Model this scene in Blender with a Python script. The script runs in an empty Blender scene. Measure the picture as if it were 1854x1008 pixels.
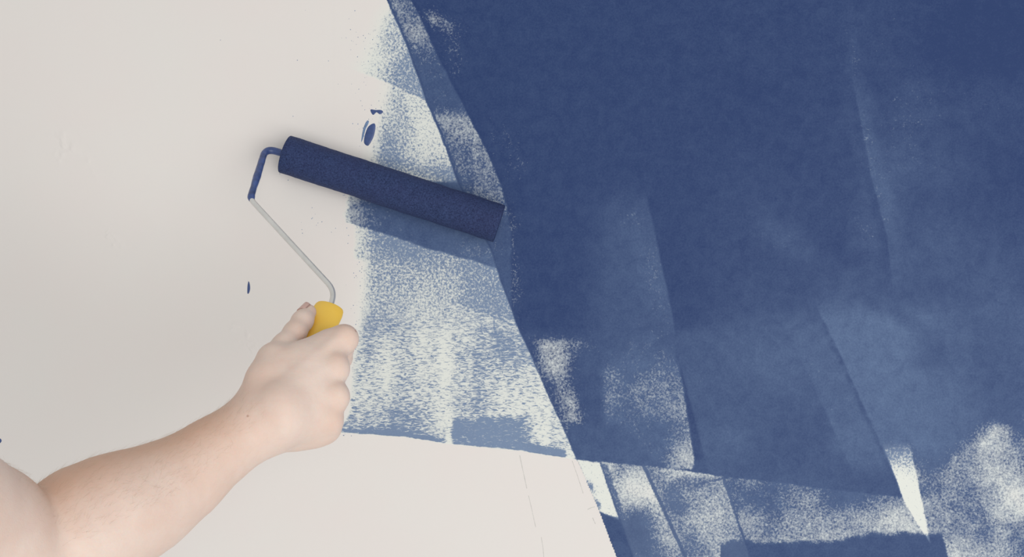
import bpy, bmesh, math, random
import numpy as np
from mathutils import Vector, Matrix

random.seed(4)
rng = np.random.default_rng(11)
S = bpy.context.scene
COL = S.collection

# ------------------------------------------------------------------ camera, light, exposure
# metres; wall plane y = 0, camera looks along +Y, height 1.5 m above the floor line
SC = 0.0006            # metres of wall per photograph pixel
D = 1.2                # camera to wall
HZ = 1.5               # camera height
cam = bpy.data.cameras.new('camera')
cam.sensor_width = 36.0
cam.lens = (D / SC) / 1854.0 * 36.0
cam.clip_start = 0.02
cam_o = bpy.data.objects.new('camera', cam)
cam_o.location = (0, -D, HZ)
cam_o.rotation_euler = (math.pi / 2, 0, 0)
COL.objects.link(cam_o)
S.camera = cam_o

S.view_settings.view_transform = 'Standard'
S.view_settings.look = 'None'
S.view_settings.gamma = 1.0
S.view_settings.use_curve_mapping = False
S.view_settings.exposure = -0.09

w = bpy.data.worlds.new('room_light')
S.world = w
w.use_nodes = True
w.node_tree.nodes['Background'].inputs[0].default_value = (0.97, 1.0, 1.0, 1)
w.node_tree.nodes['Background'].inputs[1].default_value = 0.60


def area_light(name, loc, target, sx, sy, power, col):
    l = bpy.data.lights.new(name, 'AREA')
    l.shape = 'RECTANGLE'
    l.size, l.size_y, l.energy, l.color = sx, sy, power, col
    o = bpy.data.objects.new(name, l)
    o.location = loc
    o.rotation_euler = (Vector(target) - Vector(loc)).to_track_quat('-Z', 'Y').to_euler()
    COL.objects.link(o)
    return o


area_light('window_daylight', (1.2, -2.5, 1.0), (0.0, 0, 1.45), 2.6, 2.3, 49, (1.0, 0.985, 0.97))


# ------------------------------------------------------------------ helpers
def P(px, py, d):
    """world point at distance d in front of the wall, given in photograph pixels"""
    k = SC * (D - d) / D
    return np.array([(px - 927) * k, -d, HZ - (py - 504) * k])


def mesh_obj(name, verts, faces, mat, parent=None, smooth=True):
    me = bpy.data.meshes.new(name)
    me.from_pydata([tuple(map(float, v)) for v in verts], [], [tuple(map(int, f)) for f in faces])
    me.update()
    if smooth:
        me.polygons.foreach_set('use_smooth', [True] * len(me.polygons))
    me.materials.append(mat)
    o = bpy.data.objects.new(name, me)
    COL.objects.link(o)
    if parent is not None:
        o.parent = parent
        o.matrix_parent_inverse = Matrix.Translation(parent.location).inverted()
    return o


def fast_mesh(name, V, Q, mat, parent=None, smooth=True):
    """V (n,3) float, Q (m,4) int quads"""
    me = bpy.data.meshes.new(name)
    me.vertices.add(len(V))
    me.vertices.foreach_set('co', V.astype(np.float32).ravel())
    me.loops.add(Q.size)
    me.loops.foreach_set('vertex_index', Q.astype(np.int32).ravel())
    me.polygons.add(len(Q))
    me.polygons.foreach_set('loop_start', np.arange(0, Q.size, 4, dtype=np.int32))
    me.polygons.foreach_set('use_smooth', np.full(len(Q), smooth, dtype=bool))
    me.update(calc_edges=True)
    me.validate()
    me.materials.append(mat)
    o = bpy.data.objects.new(name, me)
    COL.objects.link(o)
    if parent is not None:
        o.parent = parent
        o.matrix_parent_inverse = Matrix.Translation(parent.location).inverted()
    return o


def smooth01(t):
    t = np.clip(t, 0, 1)
    return t * t * (3 - 2 * t)


def vnoise(X, Y, cell, seed, octaves=1):
    """smooth value noise, 0..1"""
    out = np.zeros_like(X, dtype=np.float64)
    amp, tot = 1.0, 0.0
    for o in range(octaves):
        r = np.random.default_rng(seed + 97 * o)
        T = r.random((256, 256))
        x, y = X / cell + 40.3, Y / cell + 71.7
        xi, yi = np.floor(x).astype(int), np.floor(y).astype(int)
        fx, fy = smooth01(x - xi), smooth01(y - yi)
        a = T[xi % 256, yi % 256]
        b = T[(xi + 1) % 256, yi % 256]
        c = T[xi % 256, (yi + 1) % 256]
        d = T[(xi + 1) % 256, (yi + 1) % 256]
        out += amp * ((a * (1 - fx) + b * fx) * (1 - fy) + (c * (1 - fx) + d * fx) * fy)
        tot += amp
        amp *= 0.5
        cell *= 0.5
    return out / tot


def srgb(r, g, b):
    f = lambda c: c / 12.92 if c <= 0.04045 else ((c + 0.055) / 1.055) ** 2.4
    return (f(r / 255), f(g / 255), f(b / 255), 1.0)


# ------------------------------------------------------------------ node material helpers
class NT:
    def __init__(self, name):
        self.m = bpy.data.materials.new(name)
        self.m.use_nodes = True
        self.t = self.m.node_tree
        self.b = self.t.nodes['Principled BSDF']

    def n(self, typ, **kw):
        nd = self.t.nodes.new(typ)
        for k, v in kw.items():
            setattr(nd, k, v)
        return nd

    def link(self, a, b):
        self.t.links.new(a, b)

    def val(self, sock, v):
        if hasattr(v, 'bl_idname') or hasattr(v, 'is_linked'):
            self.link(v, sock)
        else:
            sock.default_value = v

    def math(self, op, a, b=0.0, c=0.0, clamp=False):
        nd = self.n('ShaderNodeMath', operation=op, use_clamp=clamp)
        self.val(nd.inputs[0], a)
        self.val(nd.inputs[1], b)
        self.val(nd.inputs[2], c)
        return nd.outputs[0]

    def mix(self, f, a, b):
        nd = self.n('ShaderNodeMix', data_type='RGBA')
        self.val(nd.inputs[0], f)
        self.val(nd.inputs[6], a)
        self.val(nd.inputs[7], b)
        return nd.outputs[2]

    def noise(self, vec, scale, detail=2.0, rough=0.5, dist=0.0):
        nd = self.n('ShaderNodeTexNoise')
        self.link(vec, nd.inputs['Vector'])
        nd.inputs['Scale'].default_value = scale
        nd.inputs['Detail'].default_value = detail
        nd.inputs['Roughness'].default_value = rough
        nd.inputs['Distortion'].default_value = dist
        return nd.outputs['Fac']

    def rng(self, v, a, b, c=0.0, d=1.0):
        nd = self.n('ShaderNodeMapRange')
        self.val(nd.inputs['Value'], v)
        for k, x in zip(('From Min', 'From Max', 'To Min', 'To Max'), (a, b, c, d)):
            nd.inputs[k].default_value = x
        return nd.outputs['Result']

    def attr(self, name):
        nd = self.n('ShaderNodeAttribute', attribute_name=name)
        return nd.outputs['Fac']

    def mapping(self, vec, scale=(1, 1, 1), rot=(0, 0, 0)):
        nd = self.n('ShaderNodeMapping')
        self.link(vec, nd.inputs['Vector'])
        nd.inputs['Scale'].default_value = scale
        nd.inputs['Rotation'].default_value = rot
        return nd.outputs['Vector']

    def bump(self, h, strength, dist):
        nd = self.n('ShaderNodeBump')
        nd.inputs['Strength'].default_value = strength
        nd.inputs['Distance'].default_value = dist
        self.link(h, nd.inputs['Height'])
        self.link(nd.outputs['Normal'], self.b.inputs['Normal'])

    def coords(self, kind='Object'):
        return self.n('ShaderNodeTexCoord').outputs[kind]

    def pos(self):
        return self.n('ShaderNodeNewGeometry').outputs['Position']


PLASTER = (0.80, 0.742, 0.708, 1)
CREAM = (0.78, 0.795, 0.735, 1)
DEEP = (0.026, 0.051, 0.150, 1)
SLATE = (0.112, 0.170, 0.305, 1)
PALE = (0.262, 0.342, 0.480, 1)
FILM = (0.31, 0.385, 0.505, 1)


def wall_material():
    t = NT('rolled_plaster')
    v = t.pos()
    cov, thick, streak, cream = t.attr('cov'), t.attr('thick'), t.attr('streak'), t.attr('cream')
    iso = t.rng(t.noise(v, 410, 4, 0.7, 0.5), 0.29, 0.71)
    mv = t.mapping(v, (170, 170, 560), (0, math.radians(4), 0))
    stre = t.rng(t.noise(mv, 1.0, 3, 0.65, 0.8), 0.30, 0.70)
    n = t.n('ShaderNodeMix')
    t.link(streak, n.inputs[0])
    t.link(iso, n.inputs[2])
    t.link(stre, n.inputs[3])
    n = n.outputs[0]
    clump = t.rng(t.noise(v, 105, 4, 0.6, 0.8), 0.28, 0.72)
    kc = t.rng(cream, 0, 1, .26, .08)
    n = t.math('ADD', t.math('MULTIPLY', n, t.math('SUBTRACT', 1.0, kc)), t.math('MULTIPLY', clump, kc))
    n = t.rng(n, .10, .90)
    W = t.rng(cream, 0, 1, .74, .38)
    c1 = t.math('SUBTRACT', t.math('MULTIPLY', cov, t.math('ADD', W, 1.0)), t.math('MULTIPLY', W, .5))
    mask = t.math('ADD', t.math('DIVIDE', t.math('SUBTRACT', c1, n), W), 0.5, clamp=True)
    # plaster: faint warm and cool blotches
    blot = t.rng(t.noise(v, 9, 3, 0.6), 0.35, 0.65)
    pl = t.mix(blot, PLASTER, (0.795, 0.752, 0.716, 1))
    pl = t.mix(t.math('MAXIMUM', cream, t.rng(cov, 0, .4, 0, .9)), pl, CREAM)
    # a thin film of paint stays in the gaps of a dense coat
    pl = t.mix(t.math('MULTIPLY', t.rng(cov, .2, .9, 0, .95), t.rng(cream, 0, 1, 1, .35)), pl, FILM)
    grain = t.rng(t.noise(v, 480, 3, 0.7), 0.3, 0.7, -0.17, 0.17)
    mott = t.rng(t.noise(v, 70, 5, 0.65, 0.5), 0.3, 0.7, -0.16, 0.16)
    amp = t.rng(thick, .2, 1.0, 1.15, .45)
    th = t.math('ADD', thick, t.math('MULTIPLY', t.math('ADD', grain, mott), amp), clamp=True)
    blue = t.mix(th, SLATE, DEEP)
    blue = t.mix(t.math('MULTIPLY', cream, .66), blue, PALE)
    col = t.mix(mask, pl, blue)
    t.link(col, t.b.inputs['Base Color'])
    r = t.rng(mask, 0, 1, 0.85, 0.5)
    t.link(r, t.b.inputs['Roughness'])
    t.b.inputs['Specular IOR Level'].default_value = 0.12
    # orange peel on the paint, faint tooth on the plaster
    peel = t.noise(v, 230, 3, 0.55)
    tooth = t.noise(v, 60, 4, 0.6)
    h = t.math('ADD', t.math('MULTIPLY', peel, t.rng(mask, 0, 1, 0.25, 1.0)), t.math('MULTIPLY', tooth, 0.6))
    t.bump(h, 0.22, 0.0012)
    return t.m


MAT_WALL = wall_material()


def simple_mat(name, col, rough=0.5, metal=0.0, spec=0.5, var=0.06, scale=60, bump=0.0, bscale=300):
    t = NT(name)
    v = t.coords()
    f = t.rng(t.noise(v, scale, 3, 0.6), 0.3, 0.7)
    a = tuple(min(1, c * (1 - var)) for c in col[:3]) + (1,)
    b = tuple(min(1, c * (1 + var)) for c in col[:3]) + (1,)
    t.link(t.mix(f, a, b), t.b.inputs['Base Color'])
    t.b.inputs['Roughness'].default_value = rough
    t.b.inputs['Metallic'].default_value = metal
    t.b.inputs['Specular IOR Level'].default_value = spec
    if bump:
        t.bump(t.noise(v, bscale, 3, 0.6), bump, 0.001)
    return t.m


# ------------------------------------------------------------------ wall
WX0, WX1, WZ0, WZ1 = -1.5, 1.5, 0.45, 2.55
wall = bpy.data.objects.new('wall_back', None)


def grid_quads(nx, ny):
    i, j = np.meshgrid(np.arange(nx - 1), np.arange(ny - 1), indexing='ij')
    a = (i * ny + j).ravel()
    return np.stack([a, a + 1, a + ny + 1, a + ny], 1)


def build_wall():
    xs = np.linspace(WX0, WX1, 61)
    zs = np.linspace(WZ0, WZ1, 43)
    X, Z = np.meshgrid(xs, zs, indexing='ij')
    V = np.stack([X.ravel(), np.zeros(X.size), Z.ravel()], 1)
    F = grid_quads(61, 43)[:, ::-1]
    n = len(V)
    B = V.copy()
    B[:, 1] = 0.1
    F2 = grid_quads(61, 43) + n
    rim = [i * 43 for i in range(61)] + [60 * 43 + j for j in range(1, 43)] + \
          [i * 43 + 42 for i in range(59, -1, -1)] + [j for j in range(41, 0, -1)]
    F3 = np.array([[rim[k], rim[(k + 1) % len(rim)], rim[(k + 1) % len(rim)] + n, rim[k] + n] for k in range(len(rim))])
    return fast_mesh('wall_back', np.concatenate([V, B]), np.concatenate([F, F2, F3]), MAT_WALL, None, False)


wall = build_wall()
wall['kind'] = 'structure'
wall['label'] = 'off-white plastered wall half covered with rolled navy paint'

# ---- paint field, in photograph pixels measured on the wall ----
L1 = [(655, -105), (700, 0), (722, 48), (745, 106), (770, 180), (800, 250), (830, 335), (868, 410), (890, 458), (905, 505),
      (935, 588), (962, 645), (1000, 732), (1045, 832), (1085, 925), (1117, 1010), (1170, 1150)]
L2 = [(700, -105), (745, 0), (770, 50), (790, 97), (820, 155), (850, 213), (880, 270), (905, 330), (917, 372), (925, 420)]
L3 = [(1040, 831), (1200, 846), (1300, 861), (1420, 874), (1530, 889), (1700, 905), (2400, 980)]
SB = [(500, 770), (622, 783), (730, 790), (812, 803), (942, 815), (1045, 832)]     # lower edge of the dry strip


def side(X, Y, line, axis='x'):
    """signed distance-like value: + to the right of / below the polyline"""
    p = np.array(line, float)
    if axis == 'x':
        xi = np.interp(Y, p[:, 1], p[:, 0])
        sl = np.interp(Y, (p[1:, 1] + p[:-1, 1]) / 2, np.diff(p[:, 0]) / np.diff(p[:, 1]))
        return (X - xi) / np.sqrt(1 + sl * sl)
    yi = np.interp(X, p[:, 0], p[:, 1])
    return (Y - yi)


def st(v, soft):
    return smooth01(v / soft + 0.5)


def paint_field(X0, Y0):
    wx = (vnoise(X0, Y0, 9, 5, 2) - 0.5) * 4.0 + (vnoise(X0, Y0, 60, 6) - 0.5) * 4
    wy = (vnoise(X0, Y0, 9, 7, 2) - 0.5) * 4.0 + (vnoise(X0, Y0, 60, 8) - 0.5) * 4
    X, Y = X0 + wx, Y0 + wy
    XS, YS = X0 + (vnoise(X0, Y0, 14, 15) - .5) * 1.6, Y0 + (vnoise(X0, Y0, 14, 16) - .5) * 1.6
    big = vnoise(X, Y, 55, 21, 3) - 0.5
    bigger = vnoise(X, Y, 140, 23, 3) - 0.5

    def cv(pts, XX=None, YY=None):
        """convex region, points clockwise on the picture; third value = softness of the edge that follows"""
        XX = X if XX is None else XX
        YY = Y if YY is None else YY
        m = np.ones_like(X)
        n = len(pts)
        for i in range(n):
            x0, y0, s = pts[i]
            x1, y1 = pts[(i + 1) % n][:2]
            L = math.hypot(x1 - x0, y1 - y0)
            d = ((x1 - x0) * (YY - y0) - (y1 - y0) * (XX - x0)) / L
            m = m * smooth01(d / s + 0.5)
        return m

    def bl(x, y, rx, ry, ang=0.0):
        c, s = math.cos(math.radians(ang)), math.sin(math.radians(ang))
        u = (X - x) * c + (Y - y) * s
        v = -(X - x) * s + (Y - y) * c
        return np.exp(-((u / rx) ** 2 + (v / ry) ** 2))

    cov = np.zeros_like(X)
    thick = np.zeros_like(X) + 0.45
    streak = np.zeros_like(X)
    cream = np.zeros_like(X)
    d1 = side(XS, YS, L1)
    d2 = side(XS, YS, L2)
    d3 = side(XS, YS, L3, 'y')
    dsb = side(XS, YS, SB, 'y')

    def put(m, c=None, t=None):
        nonlocal cov, thick
        if c is not None:
            cov = cov + (c - cov) * m
        if t is not None:
            thick = thick + (t - thick) * m

    # ---------- dry strip left of the main edge
    left = 1 - st(d1, 2.5)
    # upper patch A
    mA = cv([(698, 10, 30), (790, 10, 9), (790, 190, 4), (646, 127, 46)]) * left
    put(mA, np.clip(0.22 + 0.34 * smooth01((X - 660) / 90) + 0.12 * smooth01((Y - 70) / 80) + big * .3, 0, .62), 0.30)
    cream = np.maximum(cream, mA)
    # patch B
    edgeB = cv([(646, 127, 4), (790, 191, 9), (1000, 520, 9), (640, 500, 9)])
    mB = edgeB * st(X - (702 - (Y - 150) * 0.24), 50) * st(470 - Y, 9) * left
    cB = 0.31 + .24 * bl(705, 262, 34, 48) + .34 * bl(815, 320, 40, 24, 20) + .12 * bl(730, 205, 14, 60, -20) - .06 * bl(760, 235, 25, 40) \
        + .18 * bl(735, 300, 50, 16, 18)
    put(mB, np.clip(cB + .04 + big * .12, 0.03, .8), 0.30)
    cream = np.maximum(cream, mB)
    # long strip D
    lx = np.interp(Y, [400, 560, 600, 640, 700, 740, 785], [664, 655, 648, 640, 634, 634, 610])
    lsoft = np.interp(Y, [400, 560, 640, 740], [34, 46, 24, 14])
    mD = smooth01((X - lx) / lsoft + 0.5) * st(Y - 405, 8) * (1 - st(dsb, 2.5)) * left
    cD = 0.36 \
        + .30 * bl(705, 440, 50, 40) + .20 * bl(760, 455, 60, 30, 15) + .06 * bl(700, 540, 40, 40) \
        + .16 * bl(860, 490, 40, 40) + .12 * bl(700, 590, 70, 26) \
        + .24 * bl(668, 632, 18, 60) - .03 * bl(700, 680, 20, 40) + .12 * bl(737, 640, 12, 70) \
        + .42 * bl(866, 655, 22, 55) + .22 * bl(868, 735, 26, 26) + .14 * bl(925, 640, 30, 70) + .10 * bl(790, 705, 16, 16) \
        - .12 * bl(800, 690, 18, 60) - .14 * bl(770, 620, 40, 36) - .15 * bl(808, 765, 20, 26) - .14 * bl(700, 665, 26, 30) \
        + .40 * bl(725, 757, 34, 26) + .42 * bl(690, 780, 70, 10, 4) + .50 * bl(770, 796, 34, 7, 6) + .20 * bl(655, 757, 24, 22) \
        - .16 * bl(960, 690, 34, 30) - .10 * bl(990, 780, 24, 40)
    colst = (vnoise(X, Y * 0.16, 22, 31, 2) - 0.5)
    cD = np.interp(Y, [500, 640], [.50, .42]) + (cD - .37) * .58 + big * .14 + colst * .20 * st(Y - 590, 120)
    # denser wedge with a lower edge
    mW = cv([(838, 448, 60), (935, 470, 4), (930, 582, 4), (838, 553, 46)]) * left
    cD = cD + mW * (.64 - cD) * .95
    cD = cD + st(d1 + 60, 60) * st(Y - 600, 30) * st(700 - Y, 60) * .14
    # slate patch at its foot
    mS = cv([(818, 760, 16), (950, 752, 50), (962, 835, 5), (812, 818, 10)], X, Y + 14 * (vnoise(X, Y, 18, 81, 2) - .5))
    mS = mS * st(X - 818 - (Y - 757) * -.04, 8)
    cD = cD + mS * (.84 + big * .2 - cD)
    # dark lower rim at the right
    cD = cD + .5 * st(dsb + 14, 9) * st(X - 955, 22) * st(1024 - X, 9) * st(dsb + 40, 60)
    cD = cD + .30 * st(dsb + 7, 5) * st(806 - X, 20)
    cD = cD * (1 - .95 * bl(812, 802, 8, 9)) * (1 - .7 * bl(1030, 825, 7, 9))
    put(mD, np.clip(cD, 0.04, .97), 0.30)
    thick = thick + (.10 - thick) * mS * left * mD
    cream = np.maximum(cream, mD)
    streak = mD * st(Y - 575, 130)
    # fine drawn lines in the strip
    for (xa, ya, xb, yb) in ((893, 578, 907, 672), (820, 545, 935, 590)):
        L = math.hypot(xb - xa, yb - ya)
        tt = ((X - xa) * (xb - xa) + (Y - ya) * (yb - ya)) / (L * L)
        dd = np.abs((X - xa) * (yb - ya) - (Y - ya) * (xb - xa)) / L
        put(smooth01(1.6 - dd) * ((tt > 0) & (tt < 1)) * .5, .8)
    # fresh stripe C right under the roller sleeve
    mC = cv([(634, 330, 6), (920, 330, 6), (915, 490, 4), (612, 398, 22)]) * (1 - st(d1, 2.5))
    mC = mC * st(X - (628 + 8 * (vnoise(X, Y, 6, 44) - .5)), 16)
    put(mC, np.clip(.42 + .44 * smooth01((X - 625) / 75) + .1 * bl(670, 370, 30, 12, 17) + big * .25 - .08 * bl(860, 455, 50, 14, 17), 0, 1),
        .50 - .20 * smooth01((X - 760) / 110))
    cream = cream * (1 - mC)

    # ---------- main coat, right of the edge
    right = st(d1, 2.5)
    fl = np.clip(.97 + 0 * X, 0, 1)
    main_t = .92 + 0 * X
    put(right, fl, main_t)
    # first band between the two edges
    mb = right * (1 - st(d2, 5))
    cb = np.interp(Y, [-50, 10, 60, 95, 150, 190, 215, 290, 335, 370, 420], [.62, .58, .56, .74, .82, .78, .54, .62, .66, .66, .9])
    cb = cb + (.14) * st(6 - d1, 9) + big * .26 - .06 * st(Y - 260, 40) * st(X - 857, 3) + .05 * st(857 - X, 3) * st(Y - 250, 30)
    put(mb, np.clip(cb, .3, .99), .62)
    # dark ridge of the two edges
    put(st(d1, 2) * st(3.2 - d1, 3) * st(850 - Y, 10) * .6, 1.0, .8)
    put(st(d2 - 1, 3) * st(7 - d2, 4) * st(380 - Y, 20), 1.0, .95)
    # sparse clouds right of the second edge
    hz = right * st(d2, 5)
    for (x, y, rx, ry, a, k) in ((790, 35, 30, 20, 20, .42), (822, 70, 26, 40, 25, .18), (830, 120, 26, 30, 30, .22), (905, 255, 34, 34, 30, .22),
                                 (935, 300, 26, 36, 20, .22), (925, 440, 16, 90, -10, .22), (935, 540, 18, 70, -20, .18), (930, 395, 22, 30, 0, .10)):
        cov = cov - hz * bl(x, y, rx, ry, a) * k * (.7 + 1.2 * (big + .1))
    # lower speckle, left column and beyond
    m1 = cv([(940, 600, 40), (1330, 615, 60), (1330, 860, 30), (1000, 860, 30)]) * right
    c1 = .90 - .34 * bl(1005, 650, 34, 40, 60) - .30 * bl(1032, 735, 26, 75, -22) - .22 * bl(985, 625, 30, 18) \
        - .26 * bl(1110, 632, 60, 14, 10) - .22 * bl(1075, 625, 40, 14)
    put(m1 * st(1120 - X, 30), np.clip(c1 + big * .3, .45, .99), .78)
    # dark column
    put(m1 * cv([(1048, 640, 40), (1080, 640, 30), (1150, 860, 14), (1070, 860, 36)]), .93, .72)
    # film above it, thinner towards its right edge
    mf = right * cv([(1090, 360, 80), (1172, 360, 6), (1197, 470, 5), (1216, 560, 5), (1234, 680, 10), (1060, 680, 90)], XS, YS)
    put(mf, np.clip(.93 - .16 * bl(1185, 500, 26, 70, -10) - .12 * bl(1150, 395, 30, 30) - .07 * bl(1210, 600, 30, 40) + big * .12, .7, 1),
        .66 - .18 * bl(1185, 500, 30, 80, -10))
    # pale speckled panel, its right edge is crisp
    mp = right * cv([(1088, 596, 20), (1222, 596, 6), (1236, 690, 4), (1284, 826, 4), (1288, 850, 5), (1096, 850, 22)], XS, YS)
    mp = mp * st(Y - (636 + 14 * np.sin(X / 21.0) + 60 * big), 70) * (1 - st(d3, 3))
    cp = .72 + .10 * bl(1150, 655, 40, 22) - .12 * bl(1185, 735, 60, 40) + .12 * bl(1190, 790, 12, 50, -20) - .20 * bl(1245, 815, 42, 40) \
        - .10 * bl(1115, 700, 16, 50, -20) + .12 * bl(1112, 770, 18, 26) - .10 * bl(1255, 750, 20, 60, -18) - .08 * bl(1110, 640, 40, 16)
    put(mp, np.clip(cp + big * .42, .3, .96), .42)
    # brown-blue foot band above the horizontal edge
    mfoot = right * cv([(1030, 770, 26), (1130, 770, 26), (1200, 850, 4), (1040, 838, 8)]) * (1 - st(d3, 3))
    put(mfoot, .96, .60)
    put(cv([(1120, 720, 24), (1150, 720, 6), (1205, 850, 4), (1110, 850, 26)], XS, YS) * right * (1 - st(d3, 3)) * .5, .86, .45)
    # notch where the dark block starts
    put(cv([(1262, 832, 14), (1300, 826, 8), (1312, 870, 4), (1252, 856, 10)]) * (1 - st(d3, 3)), .97, .66)

    # ---------- right half film
    mr = right * st(X - 1215, 60)
    ft = .92 - .30 * smooth01((Y - 260) / 520) + bigger * .20
    put(mr * st(X - 1290, 160) * .9, None, np.clip(ft, .3, 1))
    put(right * cv([(1216, 600, 40), (1470, 560, 40), (1500, 890, 20), (1284, 860, 4)], XS, YS), .965, .60 + bigger * .12)
    put(right * bl(1340, 720, 70, 70, 40) * .5, .95, .66)
    put(right * bl(1440, 800, 60, 70, 60) * .7, .98, .78)
    for (x, y, rx, ry, a, k, kt) in ((1265, 690, 22, 20, 0, .10, .1), (1320, 795, 40, 26, 0, .06, .18), (1400, 660, 60, 40, 20, .03, .20),
                                     (1420, 430, 60, 26, 35, .10, .26), (1565, 255, 16, 90, -12, .16, .30), (1600, 360, 30, 90, -8, .10, .30),
                                     (1640, 300, 40, 50, 0, .06, .20), (1650, 210, 60, 70, 10, .12, .10), (1590, 60, 60, 60, 0, .10, .08),
                                     (1560, 420, 26, 50, -10, .16, .16), (1520, 540, 40, 40, 0, .08, .20), (1710, 310, 50, 40, 0, .08, .16),
                                     (1790, 560, 50, 80, 20, .08, .18), (1700, 440, 60, 60, 10, .05, .18), (1545, 100, 12, 60, -8, .14, .10),
                                     (1760, 180, 70, 50, 0, .08, .02), (1740, 90, 60, 60, 0, .02, -.15), (1830, 60, 60, 80, 0, -.02, -.2)):
        b = right * bl(x, y, rx, ry, a)
        cov = cov - b * k * (1 + 1.4 * big)
        thick = thick - b * kt
    # crisp edge of a stroke running down the upper right
    e2 = side(XS, YS, [(1490, -105), (1530, 60), (1552, 190), (1580, 330), (1606, 430), (1616, 520)])
    put(st(e2, 3) * st(26 - e2, 40) * st(Y - 150, 60) * st(520 - Y, 100) * .5, .88, .50)
    put(st(-e2 , 3) * st(e2 + 14, 16) * st(Y - 150, 60) * st(480 - Y, 60) * .6, 1, .95)
    # big slate panel right of the long diagonal
    e3 = side(XS, YS, [(1440, 470), (1485, 570), (1520, 642), (1560, 730), (1600, 820), (1640, 918), (1668, 980), (1700, 1100)])
    mp3 = st(e3, 3) * st(Y - 560, 50) * (1 - smooth01((X - 1650 - (Y - 560) * .35) / 130)) * st(850 - Y, 40)
    put(mp3, np.clip(.93 + big * .1, .8, 1), .24 + bigger * .2)
    put(st(e3, 3) * st(X - 1690, 80) * st(Y - 560, 80) * st(800 - Y, 60) * .6, .95, .40 + bigger * .4)
    put(right * bl(1690, 640, 36, 36, 40) * .9, .98, .70)
    put(right * bl(1620, 560, 120, 16, 35) * .7, .97, .66)
    put(right * bl(1800, 660, 60, 90, -20) * .6, .97, .74)
    # strip left of the diagonal: grainy slate
    mg = st(-e3, 3) * st(e3 + 66, 8) * st(Y - 590, 60) * st(850 - Y, 40) * right
    put(mg, np.clip(.90 + big * .2, .7, 1), .44)
    put(st(-e3 + 2, 3) * st(e3 + 7, 9) * st(Y - 580, 50) * (.25 + .75 * smooth01((vnoise(X, Y, 8, 61, 2) - .3) * 3)) * .85, .99, .74)
    put(bl(1545, 795, 50, 24, -20) * .7, .9, .30)
    # ---------- lower band under the horizontal edge
    low = right * st(d3, 3)
    cl = .70 - .20 * smooth01((Y - 880) / 70) + .10 * bl(1560, 900, 70, 26) + 0 * X
    put(low * st(1665 - X + (Y - 900) * .35, 20), np.clip(cl + big * .40 - .10 * bl(1450, 900, 60, 20) - .14 * bl(1600, 930, 60, 40), .4, .97), .50)
    put(low * bl(1370, 900, 50, 24, 20) * .7, .86, .48)
    # pale parallelogram, first
    k1 = cv([(1045, 832, 3), (1086, 838, 3), (1120, 940, 5), (1083, 924, 3)], XS, YS) * right
    # strips between slanted edges
    s2 = cv([(1084, 830, 3), (1164, 838, 3), (1242, 1010, 3), (1300, 1150, 4), (1196, 1150, 4), (1118, 928, 5)], XS, YS) * low
    put(s2, np.clip(.42 - .08 * bl(1150, 870, 30, 30) + .34 * bl(1158, 940, 26, 28) + .30 * bl(1170, 990, 24, 40, -20) + .3 * bl(1196, 1060, 60, 60)
                    + .26 * cv([(1086, 838, 4), (1098, 838, 5), (1130, 935, 5), (1120, 940, 5)]) + big * .4, .2, .96), .50)
    s3 = cv([(1164, 838, 3), (1308, 856, 3), (1352, 992, 4), (1380, 1100, 4), (1285, 1100, 3), (1242, 1010, 3)], XS, YS) * low
    put(s3, np.clip(.52 + .30 * bl(1215, 900, 22, 34, -25) + .14 * bl(1180, 860, 20, 20) + .16 * bl(1262, 872, 40, 14, -10) - .10 * bl(1300, 930, 30, 40)
                    - .12 * bl(1270, 852, 40, 8, 5) + .14 * bl(1250, 980, 18, 40, -20) + big * .34, .3, .95), .50)
    for (xa, ya, xb, yb, wd) in ((1164, 840, 1242, 1010, 4), (1086, 838, 1121, 938, 3), (1308, 862, 1352, 990, 3), (1256, 878, 1316, 864, 2.4), (1510, 838, 1600, 829, 2)):
        L = math.hypot(xb - xa, yb - ya)
        tt = ((XS - xa) * (xb - xa) + (YS - ya) * (yb - ya)) / (L * L)
        dd = np.abs((XS - xa) * (yb - ya) - (YS - ya) * (xb - xa)) / L
        put(smooth01((wd - dd) / 2.5) * ((tt > 0) & (tt < 1)) * .75 * np.maximum(low, (ya < 839) * (xa > 1500)), .97, .6)
    cream = np.maximum(cream, (s2 + s3) * .22)
    put(k1, np.clip(.17 + big * .15, .03, .5), .4)
    cream = np.maximum(cream, k1)
    put(np.clip(bl(1068, 881, 5, 10, -28) + bl(1081, 912, 4, 9, -26), 0, 1) * .9, .98, .6)
    # dark foot triangle left
    kf = cv([(1080, 926, 4), (1128, 940, 8), (1150, 1010, 10), (1180, 1150, 10), (1150, 1150, 6)], XS, YS) * right
    put(kf, .95, .70)
    put(bl(1150, 965, 20, 40, -24), .96, .74)
    # right lower speckle field and the cream sliver
    mq = right * st(e3 - 14, 14) * st(Y - (846 - (X - 1640) * .46 + 14 * np.sin(X / 24.) + 70 * big), 80) * st(X - 1630, 20)
    cq = .60 - .10 * bl(1800, 800, 40, 60) - .24 * bl(1845, 915, 44, 40) - .12 * bl(1850, 860, 60, 120) + .08 * bl(1760, 940, 40, 40) \
        - .10 * bl(1720, 1000, 40, 30) - .06 * bl(1700, 900, 40, 50)
    put(mq, np.clip(cq + big * .48, .05, .97), .52)
    ks = cv([(1598, 803, 18), (1650, 806, 4), (1668, 900, 4), (1686, 985, 3), (1640, 915, 4)], XS, YS)
    put(ks, np.clip(.78 - .74 * smooth01((Y - 800) / 100) + big * .3 * st(880 - Y, 40), .14, .9), .40)
    cream = np.maximum(cream, ks * st(Y - 810, 60))
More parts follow.
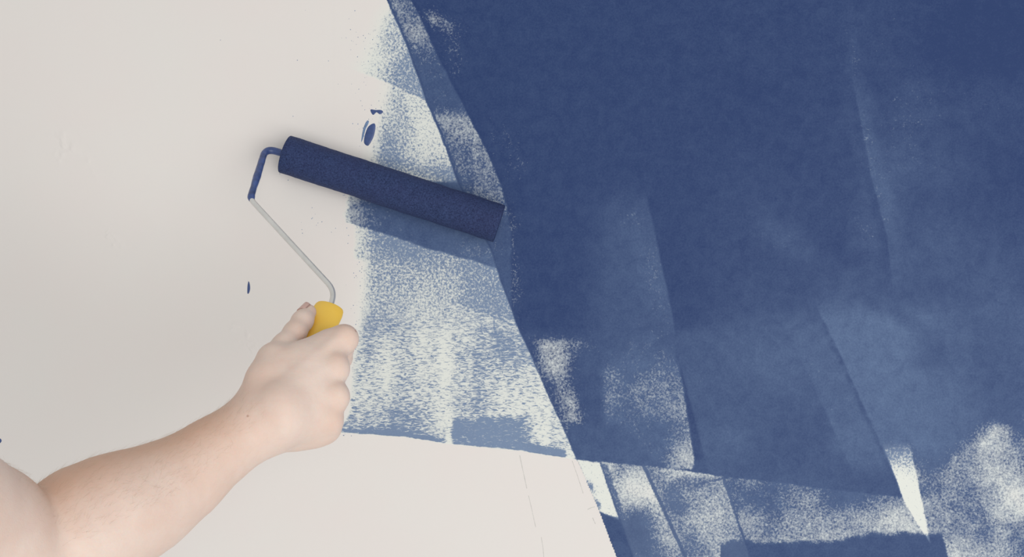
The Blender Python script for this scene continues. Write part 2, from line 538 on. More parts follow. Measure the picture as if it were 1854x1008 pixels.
    # dark bottom block
    mt = right * st(Y - (982 - 16 * smooth01((X - 1480) / 120) + 12 * (vnoise(X, Y, 16, 71, 2) - .5)), 14) \
        * st(X - 1304, 4) * st(1708 - X + (Y - 980) * .25, 5)
    put(mt, .985, .74)
    # scattered roller spatter on the bare wall beside strip and sleeve
    sp = (1 - right) * bl(640, 300, 60, 180) * .0
    cov = cov + sp
    # paint outside the frame: full coat to the right and above, band below
    return np.clip(cov, 0, 1), np.clip(thick, 0, 1), streak, np.clip(cream, 0, 1) * .9


def axis_lines(a, b, lo, hi, step, grow=1.16):
    """fine spacing between a and b, growing outside up to lo / hi"""
    c = list(np.arange(a, b + step, step))
    s, x = step, c[-1]
    while x < hi:
        s *= grow
        x = min(hi, x + s)
        c.append(x)
    s, x = step, c[0]
    pre = []
    while x > lo:
        s *= grow
        x = max(lo, x - s)
        pre.append(x)
    return np.array(pre[::-1] + c)


def build_paint():
    st_ = 2.1
    xs = axis_lines(596, 1880, 560, 927 + WX1 / SC - 4, st_)
    ys = axis_lines(-24, 1034, 504 - (WZ1 - HZ) / SC + 4, 504 + (HZ - WZ0) / SC - 4, st_)
    X, Y = np.meshgrid(xs, ys, indexing='ij')
    cov, thick, streak, cream = paint_field(X, Y)
    nx, ny = len(xs), len(ys)
    wxm = (X - 927) * SC
    wzm = HZ - (Y - 504) * SC
    yy = -(0.00006 + 0.00022 * cov * (0.6 + 0.4 * thick))
    V = np.stack([wxm.ravel(), yy.ravel(), wzm.ravel()], 1)
    Q = grid_quads(nx, ny)
    cx = X.ravel()[Q].mean(1)
    cy = Y.ravel()[Q].mean(1)
    d1 = side(cx, cy, L1)
    d3 = side(cx, cy, L3, 'y')
    dsb = side(cx, cy, SB, 'y')
    slope = (cx - 628) * (482 - 402) / (892 - 628) + 404
    fresh = (d1 < 0) & (cy < slope) & (cy > slope - 62) & (cx > 604)
    strip = (d1 < 0) & (dsb < 2.5) & (cx > 604) & (cy > -12) & ~fresh
    d2 = side(cx, cy, L2)
    band = (d1 >= 0) & (d2 < 0) & (cy < 400)
    lower = (d1 >= 0) & (d3 >= 0)
    main = (d1 >= 0) & ~lower & ~band
    names = ((main, 'paint_coat', 'smooth opaque navy blue paint coat'),
             (strip, 'dry_paint_strip', 'pale speckled dry-rolled strip of blue paint'),
             (fresh, 'paint_stripe', 'slate blue paint stripe just rolled under the sleeve'),
             (band, 'paint_edge_band', 'speckled blue band along the slanting edge of the navy coat'),
             (lower, 'lower_paint_band', 'patchy speckled blue band below the navy coat'))
    for msk, nm, lab in names:
        q = Q[msk]
        used, inv = np.unique(q, return_inverse=True)
        o = fast_mesh(nm, V[used], inv.reshape(q.shape), MAT_WALL, wall)
        o['label'] = lab
        for an, arr in (('cov', cov), ('thick', thick), ('streak', streak), ('cream', cream)):
            a = o.data.attributes.new(an, 'FLOAT', 'POINT')
            a.data.foreach_set('value', arr.ravel()[used].astype(np.float32))


build_paint()


# ---- drops and dabs of paint, rough filler patches, hairline scratches on the bare plaster
MAT_DAB = simple_mat('thick_navy_paint', (0.050, 0.085, 0.225, 1), 0.35, 0, .4, .15, 250)
MAT_DAB_THIN = simple_mat('thin_navy_paint', (0.16, 0.24, 0.40, 1), 0.5, 0, .3, .3, 500)
MAT_SCRATCH = simple_mat('pencil_grey', (0.60, 0.58, 0.55, 1), 0.9, 0, .2, .2, 200)


def dab(outline, h, mat=None, name='paint_dab', label=None):
    """small domed patch of paint: outline in photograph pixels on the wall"""
    p = np.array(outline, float)
    n = len(p) * 4
    t = np.linspace(0, len(p), n, endpoint=False)
    i = np.floor(t).astype(int)
    f = (t - i)[:, None]
    g = lambda k: p[(i + k) % len(p)]
    c = 0.5 * ((2 * g(0)) + (-g(-1) + g(1)) * f + (2 * g(-1) - 5 * g(0) + 4 * g(1) - g(2)) * f ** 2 + (-g(-1) + 3 * g(0) - 3 * g(1) + g(2)) * f ** 3)
    ctr = c.mean(0)
    vs, fs = [], []
    for r, hh in ((1.0, 0.0), (0.93, 0.6), (0.6, 0.95)):
        for q in c:
            x, y = ctr + (q - ctr) * r
            vs.append(((x - 927) * SC, -0.00005 - h * hh, HZ - (y - 504) * SC))
    vs.append(((ctr[0] - 927) * SC, -0.00005 - h, HZ - (ctr[1] - 504) * SC))
    for k in range(2):
        for j in range(n):
            fs.append((k * n + j, k * n + (j + 1) % n, (k + 1) * n + (j + 1) % n, (k + 1) * n + j))
    for j in range(n):
        fs.append((2 * n + j, 2 * n + (j + 1) % n, 3 * n))
    o = mesh_obj(name, vs, fs, mat or MAT_DAB, wall)
    if label:
        o['label'] = label
    return o


dab([(677, 223), (680, 229), (677, 246), (670, 260), (665, 264), (659, 258), (661, 243), (667, 229)], .0005)
dab([(665, 218), (668, 221), (662, 234), (658, 249), (654, 257), (656, 240), (660, 226)], .0002, MAT_DAB_THIN)
dab([(671, 198), (680, 199), (690, 199), (694, 203), (688, 207), (682, 203), (676, 208), (672, 204)], .0003)
dab([(450, 509), (452, 513), (453, 522), (451, 530), (448, 531), (448, 520), (449, 512)], .0003)
dab([(-4, 793), (1, 794), (3, 798), (0, 802), (-4, 800)], .0003)
# spatter specks
tiny = []
for (cx, cy, sx, sy, n) in ((655, 100, 18, 40, 26), (640, 385, 16, 22, 34), (560, 400, 12, 12, 10), (650, 500, 9, 70, 60), (500, 300, 20, 30, 7),
                            (660, 260, 16, 60, 40), (620, 785, 8, 5, 8), (645, 60, 20, 40, 10), (560, 60, 60, 40, 4)):
    for _ in range(n):
        tiny.append((random.gauss(cx, sx), random.gauss(cy, sy), random.uniform(.3, .85)))
vs, fs = [], []
for (x, y, r) in tiny:
    b = len(vs)
    for k in range(6):
        a = k * math.pi / 3
        vs.append(((x + r * math.cos(a) - 927) * SC, -.0001, HZ - (y + r * 1.2 * math.sin(a) - 504) * SC))
    vs.append(((x - 927) * SC, -.0003, HZ - (y - 504) * SC))
    for k in range(6):
        fs.append((b + k, b + (k + 1) % 6, b + 6))
spat = mesh_obj('paint_spatter', vs, fs, MAT_DAB_THIN, wall)
spat['kind'] = 'stuff'


def filler(cx, cy, rx, ry, ang, seed, amp):
    n = 60
    u, v = np.meshgrid(np.linspace(-1, 1, n), np.linspace(-1, 1, n), indexing='ij')
    a = math.radians(ang)
    px = cx + u * rx * math.cos(a) - v * ry * math.sin(a)
    py = cy + u * rx * math.sin(a) + v * ry * math.cos(a)
    edge = smooth01((1 - np.sqrt(u * u + v * v)) / .6)
    nz = vnoise(px, py, 9, seed, 3)
    h = edge * (0.00004 + amp * np.clip(nz - .42, 0, 1) * smooth01(vnoise(px, py, 26, seed + 3) * 2.2 - .5))
    V = np.stack([((px - 927) * SC).ravel(), (-.00003 - h).ravel(), (HZ - (py - 504) * SC).ravel()], 1)
    o = fast_mesh('filler_patch', V, grid_quads(n, n), MAT_WALL, wall)
    o['label'] = 'rough patch of white filler on the bare plaster'


filler(132, 285, 78, 34, 52, 3, .0022)
filler(206, 432, 36, 16, 45, 9, .0022)
filler(440, 610, 46, 18, 50, 14, .002)


def scratch(pts, wpx):
    vs, fs = [], []
    for i, (x, y) in enumerate(pts):
        a, b = np.array(pts[max(0, i - 1)], float), np.array(pts[min(len(pts) - 1, i + 1)], float)
        t = (b - a) / np.linalg.norm(b - a)
        nn = np.array([-t[1], t[0]]) * wpx * .5
        for (dx, dy, e) in ((-nn[0], -nn[1], 0), (0, 0, .00012), (nn[0], nn[1], 0)):
            vs.append(((x + dx - 927) * SC, -.00004 - e, HZ - (y + dy - 504) * SC))
    for i in range(len(pts) - 1):
        for k in (0, 1):
            fs.append((3 * i + k, 3 * i + k + 1, 3 * i + k + 4, 3 * i + k + 3))
    mesh_obj('plaster_scratch', vs, fs, MAT_SCRATCH, wall)


scratch([(941, 824), (945, 843), (949, 861), (952, 875), (954, 884)], 1.1)
scratch([(957, 897), (963, 922), (967, 941), (970, 954)], .9)
scratch([(980, 972), (983, 990), (985, 1012), (990, 1040)], .9)
scratch([(1064, 922), (1070, 919), (1077, 917)], 1.2)
scratch([(1073, 937), (1078, 948)], 1.1)
scratch([(1036, 834), (1046, 862), (1056, 893)], .8)

# ------------------------------------------------------------------ paint roller
Apt = P(516, 279, .0211)
Bpt = P(904, 405, .0211)
AX = (Bpt - Apt) / np.linalg.norm(Bpt - Apt)
LEN = float(np.linalg.norm(Bpt - Apt))
RS = 0.0206
PERP = np.array([AX[2], 0, -AX[0]])
TH = math.radians(45)
HA = PERP * math.cos(TH) + np.array([0, -1.0, 0]) * math.sin(TH)      # along the handle, away from the sleeve
HC = np.cross(HA, AX)
if HC[1] > 0:
    HC = -HC                                                           # square to the handle, towards the viewer
CAMP = np.array([0, -D, HZ])
PN = np.cross(AX, HA)


def on_frame(px, py):
    """point of the roller's own plane (through sleeve axis and handle)"""
    r = P(px, py, 0) - CAMP
    return CAMP + r * (np.dot(Apt - CAMP, PN) / np.dot(r, PN))


HTOP = on_frame(598, 555)


def H(s):
    return HTOP + HA * s


roller = bpy.data.objects.new('paint_roller', None)
roller.location = tuple(Apt + AX * LEN / 2)
COL.objects.link(roller)
roller['label'] = 'paint roller with navy-soaked foam sleeve, bent steel wire and yellow handle'
roller['category'] = 'paint roller'
bpy.context.view_layer.update()


def frame_of(t):
    t = t / np.linalg.norm(t)
    u = np.cross(t, np.array([0, 0, 1.0]) if abs(t[2]) < .9 else np.array([1.0, 0, 0]))
    u /= np.linalg.norm(u)
    return t, u, np.cross(t, u)


def lathe(org, axis, prof, seg, jit=None, cap=True):
    t, u, v = frame_of(axis)
    vs, fs = [], []
    for i, (s, r) in enumerate(prof):
        for k in range(seg):
            a = 2 * math.pi * k / seg
            rr = r + (jit(s, a) if jit else 0)
            vs.append(org + t * s + (u * math.cos(a) + v * math.sin(a)) * rr)
    for i in range(len(prof) - 1):
        for k in range(seg):
            fs.append((i * seg + k, i * seg + (k + 1) % seg, (i + 1) * seg + (k + 1) % seg, (i + 1) * seg + k))
    if cap:
        fs.append(tuple(range(seg))[::-1])
        fs.append(tuple((len(prof) - 1) * seg + k for k in range(seg)))
    return vs, fs


def foam_material():
    t = NT('navy_soaked_foam')
    v = t.coords()
    f = t.rng(t.noise(v, 620, 3, 0.75), 0.30, 0.70)
    g = t.rng(t.noise(v, 40, 2, 0.5), 0.3, 0.7)
    c = t.mix(f, (0.008, 0.015, 0.058, 1), (0.050, 0.080, 0.200, 1))
    c = t.mix(t.math('MULTIPLY', g, .25), c, (0.030, 0.032, 0.105, 1))
    t.link(c, t.b.inputs['Base Color'])
    t.b.inputs['Roughness'].default_value = .75
    t.b.inputs['Specular IOR Level'].default_value = .25
    t.bump(t.noise(v, 480, 4, 0.7), .8, .0014)
    return t.m


MAT_FOAM = foam_material()
MAT_CORE = simple_mat('white_plastic_core', (0.36, 0.42, 0.58, 1), .5, 0, .4, .2, 200)

# foam sleeve: hollow tube, slightly uneven ends
tab = {}


def sj(s, a):
    e = 0.0
    for k in (1, 2, 3, 5):
        e += math.sin(k * a + k * 1.7 + s * 31 * k) * .00012 + math.sin(s * 140 * k + a) * .00006
    return e


prof = [(.0008, .0150), (.0002, .0170), (0.0, .0198), (.0003, .0203), (.0010, RS)]
prof += [(s, RS) for s in np.linspace(.01, LEN - .01, 60)]
prof += [(LEN - .0010, RS), (LEN - .0003, .0203), (LEN, .0198), (LEN - .0002, .0170), (LEN - .0008, .0150)]
vs, fs = lathe(Apt, AX, prof, 96, sj, cap=False)
n96 = len(prof)
fs += [(k, (n96 - 1) * 96 + k, (n96 - 1) * 96 + (k + 1) % 96, (k + 1) % 96) for k in range(96)]
# inner wall closes the tube
sleeve = mesh_obj('foam_sleeve', vs, fs, MAT_FOAM, roller)
sleeve['label'] = 'navy paint-soaked foam sleeve'
# end caps inside the core
for s0, sg in ((.0035, -1), (LEN - .0035, 1)):
    o_ = Apt + AX * s0
    vs, fs = lathe(o_, AX * sg, [(-.004, .0151), (0.0, .0151), (.0006, .0142), (.0004, .0075), (.0016, .0068), (.0026, .0062), (.0026, .0034)], 48)
    mesh_obj('end_cap', vs, fs, MAT_CORE, roller)


def arc_path(pts, rad, n=8):
    """polyline with rounded corners"""
    out = [pts[0]]
    for i in range(1, len(pts) - 1):
        p0, p1, p2 = pts[i - 1], pts[i], pts[i + 1]
        a, b = (p0 - p1), (p2 - p1)
        la, lb = np.linalg.norm(a), np.linalg.norm(b)
        r = min(rad[i - 1], la * .48, lb * .48)
        q0, q2 = p1 + a / la * r, p1 + b / lb * r
        for k in range(n + 1):
            t = k / n
            out.append((1 - t) ** 2 * q0 + 2 * t * (1 - t) * p1 + t * t * q2)
    out.append(pts[-1])
    return out


def resample(path, step):
    p = np.array(path)
    L = np.concatenate([[0], np.cumsum(np.linalg.norm(np.diff(p, axis=0), axis=1))])
    s = np.linspace(0, L[-1], max(2, int(L[-1] / step)))
    return np.stack([np.interp(s, L, p[:, k]) for k in range(3)], 1), s


def tube(path, radf, seg=20):
    p = np.array(path)
    n = len(p)
    T = np.gradient(p, axis=0)
    T /= np.linalg.norm(T, axis=1)[:, None]
    _, u, _ = frame_of(T[0])
    vs, fs = [], []
    for i in range(n):
        u = u - T[i] * np.dot(u, T[i])
        u /= np.linalg.norm(u)
        v = np.cross(T[i], u)
        for k in range(seg):
            a = 2 * math.pi * k / seg
            vs.append(p[i] + (u * math.cos(a) + v * math.sin(a)) * radf(i, a))
    for i in range(n - 1):
        for k in range(seg):
            fs.append((i * seg + k, i * seg + (k + 1) % seg, (i + 1) * seg + (k + 1) % seg, (i + 1) * seg + k))
    fs.append(tuple(range(seg))[::-1])
    fs.append(tuple((n - 1) * seg + k for k in range(seg)))
    return vs, fs


K0 = Apt + AX * .0
K1 = on_frame(481, 268)
K1 = Apt - AX * float(np.dot(Apt - K1, AX))          # keep the spindle on the sleeve axis
K2 = on_frame(453, 360)
K3 = on_frame(606, 526)
K4 = on_frame(601, 552)
full = arc_path([K0 + AX * .02, K1, K2, K3, K4 + HA * .006], [.013, .007, .013], 10)
fp, fs_ = resample(full, .0016)
# where the paint on the wire ends: just past the second bend
dk = np.linalg.norm(fp - K2, axis=1)
cut = int(np.argmin(dk)) + 1
MAT_STEEL = simple_mat('brushed_steel', (0.74, 0.72, 0.69, 1), .25, .55, .5, .06, 90)
MAT_WIREPAINT = simple_mat('paint_on_wire', (0.050, 0.082, 0.225, 1), .30, 0, .5, .35, 130, .35, 220)
vs, fs = tube(fp[max(0, cut - 3):], lambda i, a: .0027)
wire = mesh_obj('wire_frame', vs, fs, MAT_STEEL, roller)
wire['label'] = 'bare steel wire arm'
lump = np.array([math.sin(i * .9) * .5 + math.sin(i * .37 + 1) for i in range(cut + 1)])
vs, fs = tube(fp[:cut + 1], lambda i, a: (.0037 + .00012 * lump[i] + .0002 * math.sin(2 * a + i * .2)) * (1.0 if i < cut - 3 else 1.0 - .09 * (i - cut + 3)))
pw = mesh_obj('painted_wire', vs, fs, MAT_WIREPAINT, roller)
pw['label'] = 'bend of the wire coated with navy paint'


def yellow_material():
    t = NT('yellow_plastic')
    v = t.coords()
    f = t.rng(t.noise(v, 35, 3, 0.6), 0.3, 0.7)
    t.link(t.mix(f, (0.97, 0.605, 0.085, 1), (0.98, 0.635, 0.11, 1)), t.b.inputs['Base Color'])
    t.b.inputs['Roughness'].default_value = .42
    t.b.inputs['Specular IOR Level'].default_value = .4
    t.b.inputs['Subsurface Weight'].default_value = .0
    t.bump(t.noise(v, 900, 2, .5), .08, .0005)
    return t.m


MAT_YEL = yellow_material()
hp = [(.0006, .0034), (.0000, .0080), (.0000, .0118), (.0006, .0130), (.0025, .0138), (.008, .0146), (.018, .0146), (.027, .0136), (.034, .0122), (.045, .0118),
      (.060, .0128), (.078, .0132), (.094, .0124), (.104, .0128), (.110, .0122), (.1135, .0090), (.1145, .003)]
ss = np.linspace(0, len(hp) - 1, 90)
hpf = [(float(np.interp(s, range(len(hp)), [q[0] for q in hp])), float(np.interp(s, range(len(hp)), [q[1] for q in hp]))) for s in ss]
vs, fs = lathe(H(0), HA, hpf, 64)
# flattened neck, rounder grip further down
vs = [v_ - HC * ((v_ - H(0)) @ HC) * (1 - float(np.interp((v_ - H(0)) @ HA, [0, .03, .055], [.50, .62, .95]))) for v_ in vs]
hd = mesh_obj('handle', vs, fs, MAT_YEL, roller)
hd['label'] = 'yellow plastic handle'


# ------------------------------------------------------------------ the arm and hand
def skin_material():
    t = NT('pale_skin')
    v = t.coords()
    a = t.rng(t.noise(v, 14, 4, 0.6), 0.32, 0.68)
    b = t.rng(t.noise(v, 60, 4, 0.65), 0.35, 0.70)
    c = t.mix(a, (0.785, 0.595, 0.500, 1), (0.835, 0.685, 0.600, 1))
    c = t.mix(t.math('MULTIPLY', b, .22), c, (0.71, 0.46, 0.375, 1))
    # ruddier skin: knuckles, thumb, hairy top of the forearm with its shade painted in
    red_shade = t.attr('ruddy_shade')
    c = t.mix(t.math('MULTIPLY', red_shade, .85), c, (0.66, 0.405, 0.285, 1))
    vo = t.n('ShaderNodeTexVoronoi')
    t.link(v, vo.inputs['Vector'])
    vo.inputs['Scale'].default_value = 34
    mole = t.rng(vo.outputs['Distance'], .030, .055, 1, 0)
    c = t.mix(t.math('MULTIPLY', mole, .6), c, (0.42, 0.20, 0.13, 1))
    t.link(c, t.b.inputs['Base Color'])
    t.b.inputs['Roughness'].default_value = .55
    t.b.inputs['Specular IOR Level'].default_value = .3
    t.b.inputs['Subsurface Weight'].default_value = .25
    t.b.inputs['Subsurface Radius'].default_value = (1.0, .4, .25)
    t.b.inputs['Subsurface Scale'].default_value = .004
    vo2 = t.n('ShaderNodeTexVoronoi', feature='DISTANCE_TO_EDGE')
    t.link(v, vo2.inputs['Vector'])
    vo2.inputs['Scale'].default_value = 480
    h = t.math('ADD', t.math('MULTIPLY', vo2.outputs['Distance'], .25), t.math('MULTIPLY', t.noise(v, 120, 4, .6), 1.0))
    t.bump(h, .30, .0012)
    return t.m


MAT_SKIN = skin_material()
VOX = 0.0018
LO = np.array([-.70, -.74, HZ - .42])
HI = np.array([-.10, -.12, HZ + .02])
DIM = np.ceil((HI - LO) / VOX).astype(int)
BIG = 0.06


def cone_sdf(pts, a, b, ra, rb):
    ab = b - a
    t = np.clip(((pts - a) @ ab) / max(1e-9, ab @ ab), 0, 1)
    q = pts - (a + t[..., None] * ab)
    return np.sqrt((q * q).sum(-1)) - (ra + (rb - ra) * t)


def smin(a, b, k):
    h = np.clip(k - np.abs(a - b), 0, None) / k
    return np.minimum(a, b) - h * h * k * .25


def block(prims, pad):
    lo = np.min([np.minimum(a - ra, b - rb) for a, b, ra, rb in prims], 0) - pad
    hi = np.max([np.maximum(a + ra, b + rb) for a, b, ra, rb in prims], 0) + pad
    i0 = np.clip(np.floor((lo - LO) / VOX).astype(int), 0, DIM - 1)
    i1 = np.clip(np.ceil((hi - LO) / VOX).astype(int) + 1, 1, DIM)
    return i0, i1


def block_pts(i0, i1):
    g = [LO[k] + VOX * np.arange(i0[k], i1[k]) for k in range(3)]
    return np.stack(np.meshgrid(*g, indexing='ij'), -1).astype(np.float32)


def group_field(prims, k):
    pad = .014
    i0, i1 = block(prims, pad)
    F = np.full(tuple(i1 - i0), BIG, np.float32)
    for pr in prims:
        j0, j1 = block([pr], pad)
        pts = block_pts(j0, j1)
        d = cone_sdf(pts, *[np.asarray(x, np.float32) if np.ndim(x) else np.float32(x) for x in pr])
        sl = tuple(slice(j0[q] - i0[q], j1[q] - i0[q]) for q in range(3))
        F[sl] = smin(F[sl], d, k)
    return i0, i1, F


def merge(G, blk, k):
    i0, i1, F = blk
    sl = tuple(slice(i0[q], i1[q]) for q in range(3))
    G[sl] = smin(G[sl], F, k)


def surface_nets(F):
    s = F < 0
    nx, ny, nz = F.shape
    corners = [(i, j, k) for i in (0, 1) for j in (0, 1) for k in (0, 1)]
    cs = sum(s[i:nx - 1 + i, j:ny - 1 + j, k:nz - 1 + k].astype(np.int8) for i, j, k in corners)
    act = (cs > 0) & (cs < 8)
    idx = np.full(act.shape, -1, np.int64)
    c = np.argwhere(act)
    idx[act] = np.arange(len(c))
    acc = np.zeros((len(c), 3))
    cnt = np.zeros(len(c))
    for a in corners:
        for ax in range(3):
            if a[ax]:
                continue
            b = list(a)
            b[ax] = 1
            fa = F[c[:, 0] + a[0], c[:, 1] + a[1], c[:, 2] + a[2]]
            fb = F[c[:, 0] + b[0], c[:, 1] + b[1], c[:, 2] + b[2]]
            m = (fa < 0) != (fb < 0)
            t = np.where(m, fa / np.where(m, fa - fb, 1), 0)
            p = np.tile(np.array(a, float), (len(c), 1))
            p[:, ax] = t
            acc[m] += p[m]
            cnt[m] += 1
    V = c + acc / cnt[:, None]
    quads = []
    for ax in range(3):
        sl0 = [slice(1, -1)] * 3
        sl0[ax] = slice(0, -1)
        o1, o2 = [q for q in range(3) if q != ax]
        f0 = s[tuple(slice(1, F.shape[q] - 1) if q != ax else slice(0, F.shape[q] - 1) for q in range(3))]
        f1 = s[tuple(slice(1, F.shape[q] - 1) if q != ax else slice(1, F.shape[q]) for q in range(3))]
        e = np.argwhere(f0 != f1)
        flip = f0[f0 != f1]
        base = e.copy()
        base[:, o1] += 1
        base[:, o2] += 1
        def cell(d1, d2):
            q = base.copy()
            q[:, o1] -= d1
            q[:, o2] -= d2
            return idx[q[:, 0], q[:, 1], q[:, 2]]
        Q = np.stack([cell(1, 1), cell(0, 1), cell(0, 0), cell(1, 0)], 1)
        if ax == 1:
            flip = ~flip
        Q[~flip] = Q[~flip][:, ::-1]
        quads.append(Q)
    return V, np.concatenate(quads)


def chain(pts, rads):
    return [(pts[i], pts[i + 1], rads[i], rads[i + 1]) for i in range(len(pts) - 1)]


def rad_pt(s, ang, r):
    """point around the handle: ang 0 = towards the sleeve's far end, 90 = behind the handle, -90 = viewer's side"""
    a = math.radians(ang)
    return H(s) + (AX * math.cos(a) - HC * math.sin(a)) * r


G = np.full(tuple(DIM), BIG, np.float32)
# forearm
wr = P(474, 764, .262)
W0 = [P(474, 764, .262), P(430, 792, .272), P(380, 826, .284), P(330, 866, .297), P(265, 906, .315), P(205, 932, .332), P(138, 974, .350), P(66, 1012, .366)]
WR = [.0245, .0258, .0285, .0330, .0395, .0442, .0462, .0450]
fore = chain(W0, WR)
fore += [(P(150, 934, .345), P(300, 864, .305), .038, .026)]
merge(G, group_field(fore, .012), .010)
# upper arm, bent at the elbow, runs out of the frame towards the shoulder
upper = chain([P(22, 1012, .385), P(-45, 975, .405), P(-130, 938, .44), P(-260, 880, .50), P(-420, 810, .56)], [.048, .052, .056, .058, .062])
merge(G, group_field(upper, .010), .006)
# palm and metacarpals
mcp = {'index': P(623, 615, .212), 'middle': P(605, 669, .230), 'ring': P(606, 720, .240), 'little': P(595, 763, .243)}
cmc = {'index': P(503, 715, .262), 'middle': P(507, 737, .268), 'ring': P(508, 758, .269), 'little': P(509, 778, .264)}
rm = {'index': .0118, 'middle': .0125, 'ring': .0120, 'little': .0112}
palm = []
for f in mcp:
    palm.append((cmc[f], mcp[f], .0135, rm[f]))
names_f = list(mcp)
for a_, b_ in zip(names_f[:-1], names_f[1:]):
    palm.append(((cmc[a_] * .4 + mcp[a_] * .6 + cmc[b_] * .4 + mcp[b_] * .6) / 2, (cmc[a_] + cmc[b_]) / 2, .0105, .013))
palm.append((wr, (cmc['middle'] + cmc['ring']) / 2, .0240, .0205))
# hypothenar heel
palm.append((P(505, 785, .248), P(566, 778, .235), .0150, .0140))
palm.append((P(535, 782, .236), P(590, 775, .232), .0135, .0120))
# thenar and first web
palm.append((P(480, 715, .250), P(497, 655, .236), .0170, .0130))
palm.append((P(500, 668, .240), P(592, 622, .214), .0145, .0120))
palm.append((P(505, 690, .245), P(550, 660, .232), .0150, .0150))
palm.append((P(466, 728, .256), P(478, 690, .250), .0150, .0150))
merge(G, group_field(palm, .013), .014)
# fingers around the handle
fing = {
    'index': (.047, .030, 20, 100, 172, (.0112, .0098, .0088, .0076)),
    'middle': (.068, .030, 18, 98, 176, (.0118, .0102, .0092, .0078)),
    'ring': (.088, .029, 16, 98, 172, (.0112, .0098, .0088, .0074)),
    'little': (.106, .028, 14, 95, 165, (.0102, .0088, .0078, .0066)),
}
fblk = None
for f, (s, rp, a1, a2, a3, rr) in fing.items():
    p1 = rad_pt(s, a1, rp)
    p2 = rad_pt(s - .003, a2, .0132 + rr[2] + .001)
    p3 = rad_pt(s - .004, a3, .0132 + rr[3] + .0005)
    pm = rad_pt(s - .002, (a1 + a2) / 2, .0132 + rr[2] + .0065)
    prims = chain([mcp[f], p1, pm, p2, rad_pt(s - .004, (a2 + a3) / 2, .0132 + rr[3] + .004), p3], [rr[0], rr[1], rr[1] * .96, rr[2], rr[2] * .94, rr[3]])
    merge(G, group_field(prims, .004), .0035)
# thumb
T0, T1, T2, T3 = P(480, 700, .250), P(494, 648, .234), P(534, 602, .203), P(558, 565, .178)
thumb = chain([T0, T1, T2 * .5 + T1 * .5, T2, T2 * .45 + T3 * .55, T3], [.0150, .0122, .0100, .0099, .0094, .0076])
merge(G, group_field(thumb, .005), .005)
# tendons on the back of the hand
for f in ('index', 'middle', 'ring', 'little'):
    up = HC * (rm[f] * .86)
    a_, b_ = mcp[f] + up, cmc[f] * .75 + mcp[f] * .25 + HC * .0105
    merge(G, group_field([(a_, b_, .0026, .0022)], .003), .006)
    merge(G, group_field([(mcp[f] + HC * .0030, mcp[f] + HC * .0032, rm[f] * .92, rm[f] * .92)], .003), .006)
# clear the inside of the grip so the handle is held, not swallowed
i0, i1 = block([(H(-.004), H(.1145), .014, .014)], .004)
pts = block_pts(i0, i1)
hd_ = cone_sdf(pts, H(-.002).astype(np.float32), H(.1148).astype(np.float32), np.float32(.0129), np.float32(.0129))
sl = tuple(slice(i0[q], i1[q]) for q in range(3))
G[sl] = np.maximum(G[sl], -hd_)

V, Q = surface_nets(G)
V = LO + V * VOX
person = bpy.data.objects.new('person', None)
person.location = tuple(W0[-1])
COL.objects.link(person)
person['label'] = 'bare right forearm and hand of a person gripping the roller handle'
person['category'] = 'person'
bpy.context.view_layer.update()
arm = fast_mesh('arm', V, Q, MAT_SKIN, person)
print('ARM', len(V), len(Q))
# ruddy attribute: skin colouring by anatomy, plus painted shade along the forearm's top
rud_shade = np.zeros(len(V))


def near(p, r):
    return np.exp(-((V - p) ** 2).sum(1) / (r * r))


for f in mcp:
    rud_shade += .35 * near(mcp[f] + HC * rm[f], .011)
rud_shade += .5 * near(T3, .014) + .35 * near(T2, .013) + .25 * near(T1, .016)
topd = np.array([-.25, -.25, .93])
for a_, b_, r_ in zip(W0[1:-1], W0[2:], WR[1:]):
    m_ = (a_ + b_) / 2
    rud_shade += .62 * near(m_ + topd * r_, .030)  # forearm tan together with the warm shade of its upper edge, painted in
rud_shade += .35 * near(P(62, 885, .38) , .035)
at = arm.data.attributes.new('ruddy_shade', 'FLOAT', 'POINT')
at.data.foreach_set('value', np.clip(rud_shade, 0, 1).astype(np.float32))

# thumb nail
MAT_NAIL = simple_mat('thumb_nail', (0.66, 0.42, 0.36, 1), .3, 0, .5, .05, 200)
td = (T3 - T2) / np.linalg.norm(T3 - T2)
nn = np.array([-.62, -.78, .22])
nn = nn - td * (nn @ td)
nn /= np.linalg.norm(nn)
nb = np.cross(td, nn)
vs, fs = [], []
for i in range(13):
    u = i / 12
    for j in range(11):
        w_ = (j / 10 - .5) * 2
        ww = .0062 * (1 - .18 * (abs(u - .5) * 2) ** 3)
        ang = w_ * .95
        l_ = -.0075 + .0135 * u - .0022 * (w_ ** 2) * (1 if u > .5 else -1) * abs(u - .5) * 2
        rad_ = .0099 - .0021 * u
        vs.append(T3 + td * l_ + nn * (rad_ * math.cos(ang) + .0002) + nb * (ww * math.sin(ang) / math.sin(.95)))
n1 = len(vs)
vs += [v_ - nn * .0012 for v_ in vs]
for i in range(12):
    for j in range(10):
        q = (i * 11 + j, i * 11 + j + 1, (i + 1) * 11 + j + 1, (i + 1) * 11 + j)
        fs.append(q)
        fs.append(tuple(x + n1 for x in q[::-1]))
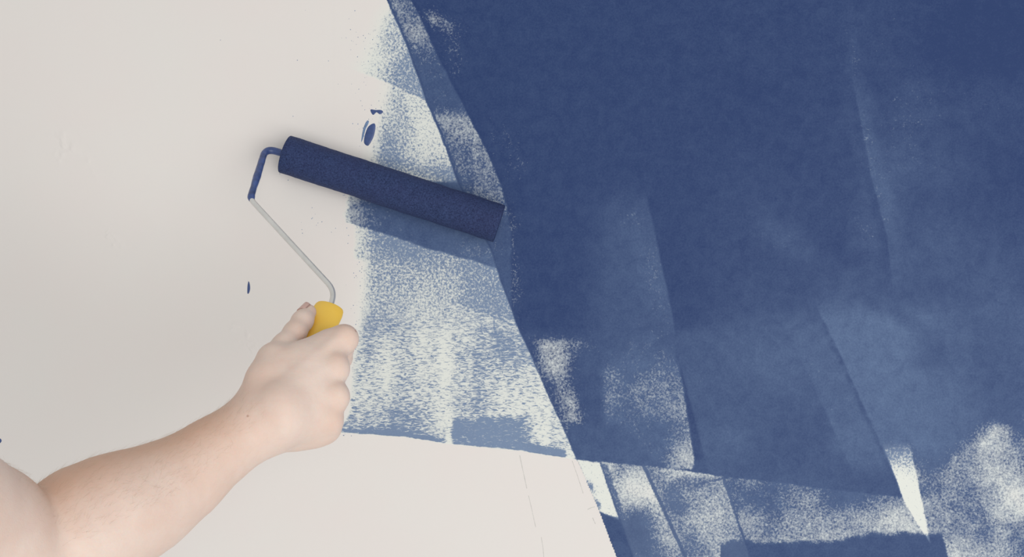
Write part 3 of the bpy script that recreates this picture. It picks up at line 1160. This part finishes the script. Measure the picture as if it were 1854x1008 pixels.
rim = [j for j in range(11)] + [i * 11 + 10 for i in range(1, 13)] + [12 * 11 + j for j in range(9, -1, -1)] + [i * 11 for i in range(11, 0, -1)]
for k in range(len(rim)):
    a_, b_ = rim[k], rim[(k + 1) % len(rim)]
    fs.append((a_, b_, b_ + n1, a_ + n1))
nail = mesh_obj('thumbnail', vs, fs, MAT_NAIL, arm)

# fine hair on the forearm
me = arm.data
cent = V[Q].mean(1)
e1_ = V[Q[:, 1]] - V[Q[:, 0]]
e2_ = V[Q[:, 3]] - V[Q[:, 0]]
nrm = np.cross(e1_, e2_)
nrm /= np.linalg.norm(nrm, axis=1)[:, None] + 1e-12
fdir = (W0[0] - W0[-1]) / np.linalg.norm(W0[0] - W0[-1])
tpos = (cent - W0[-1]) @ fdir / np.linalg.norm(W0[0] - W0[-1])
upn = nrm @ np.array([0, -.25, .97])
ok = np.where((tpos > .05) & (tpos < .97) & (upn > .38) & (cent[:, 1] < -.25))[0]
pick = rng.choice(ok, size=min(1100, len(ok)), replace=False)
vs, fs = [], []
for q in pick:
    p = cent[q]
    nr = nrm[q]
    dr = fdir * .75 + np.array([0, 0, .10]) + rng.normal(0, .28, 3)
    dr = dr - nr * (dr @ nr)
    dr /= np.linalg.norm(dr)
    L = rng.uniform(.005, .0105)
    lift = rng.uniform(.25, .65)
    sd = np.cross(dr, nr)
    b0 = len(vs)
    for k, (u, r_) in enumerate(((0, .000032), (.5, .000024), (1, .000007))):
        c_ = p + dr * L * u * .9 + nr * L * lift * (u - .35 * u * u)
        for j in range(3):
            a = 2 * math.pi * j / 3
            vs.append(c_ + (sd * math.cos(a) + nr * math.sin(a)) * r_)
    for k in range(2):
        for j in range(3):
            fs.append((b0 + 3 * k + j, b0 + 3 * k + (j + 1) % 3, b0 + 3 * k + 3 + (j + 1) % 3, b0 + 3 * k + 3 + j))
MAT_HAIR = simple_mat('fair_arm_hair', (0.50, 0.36, 0.25, 1), .6, 0, .3, .2, 100)
hair = mesh_obj('arm_hair', vs, fs, MAT_HAIR, person)
hair['kind'] = 'stuff'
hair['label'] = 'fine fair hair on the forearm'
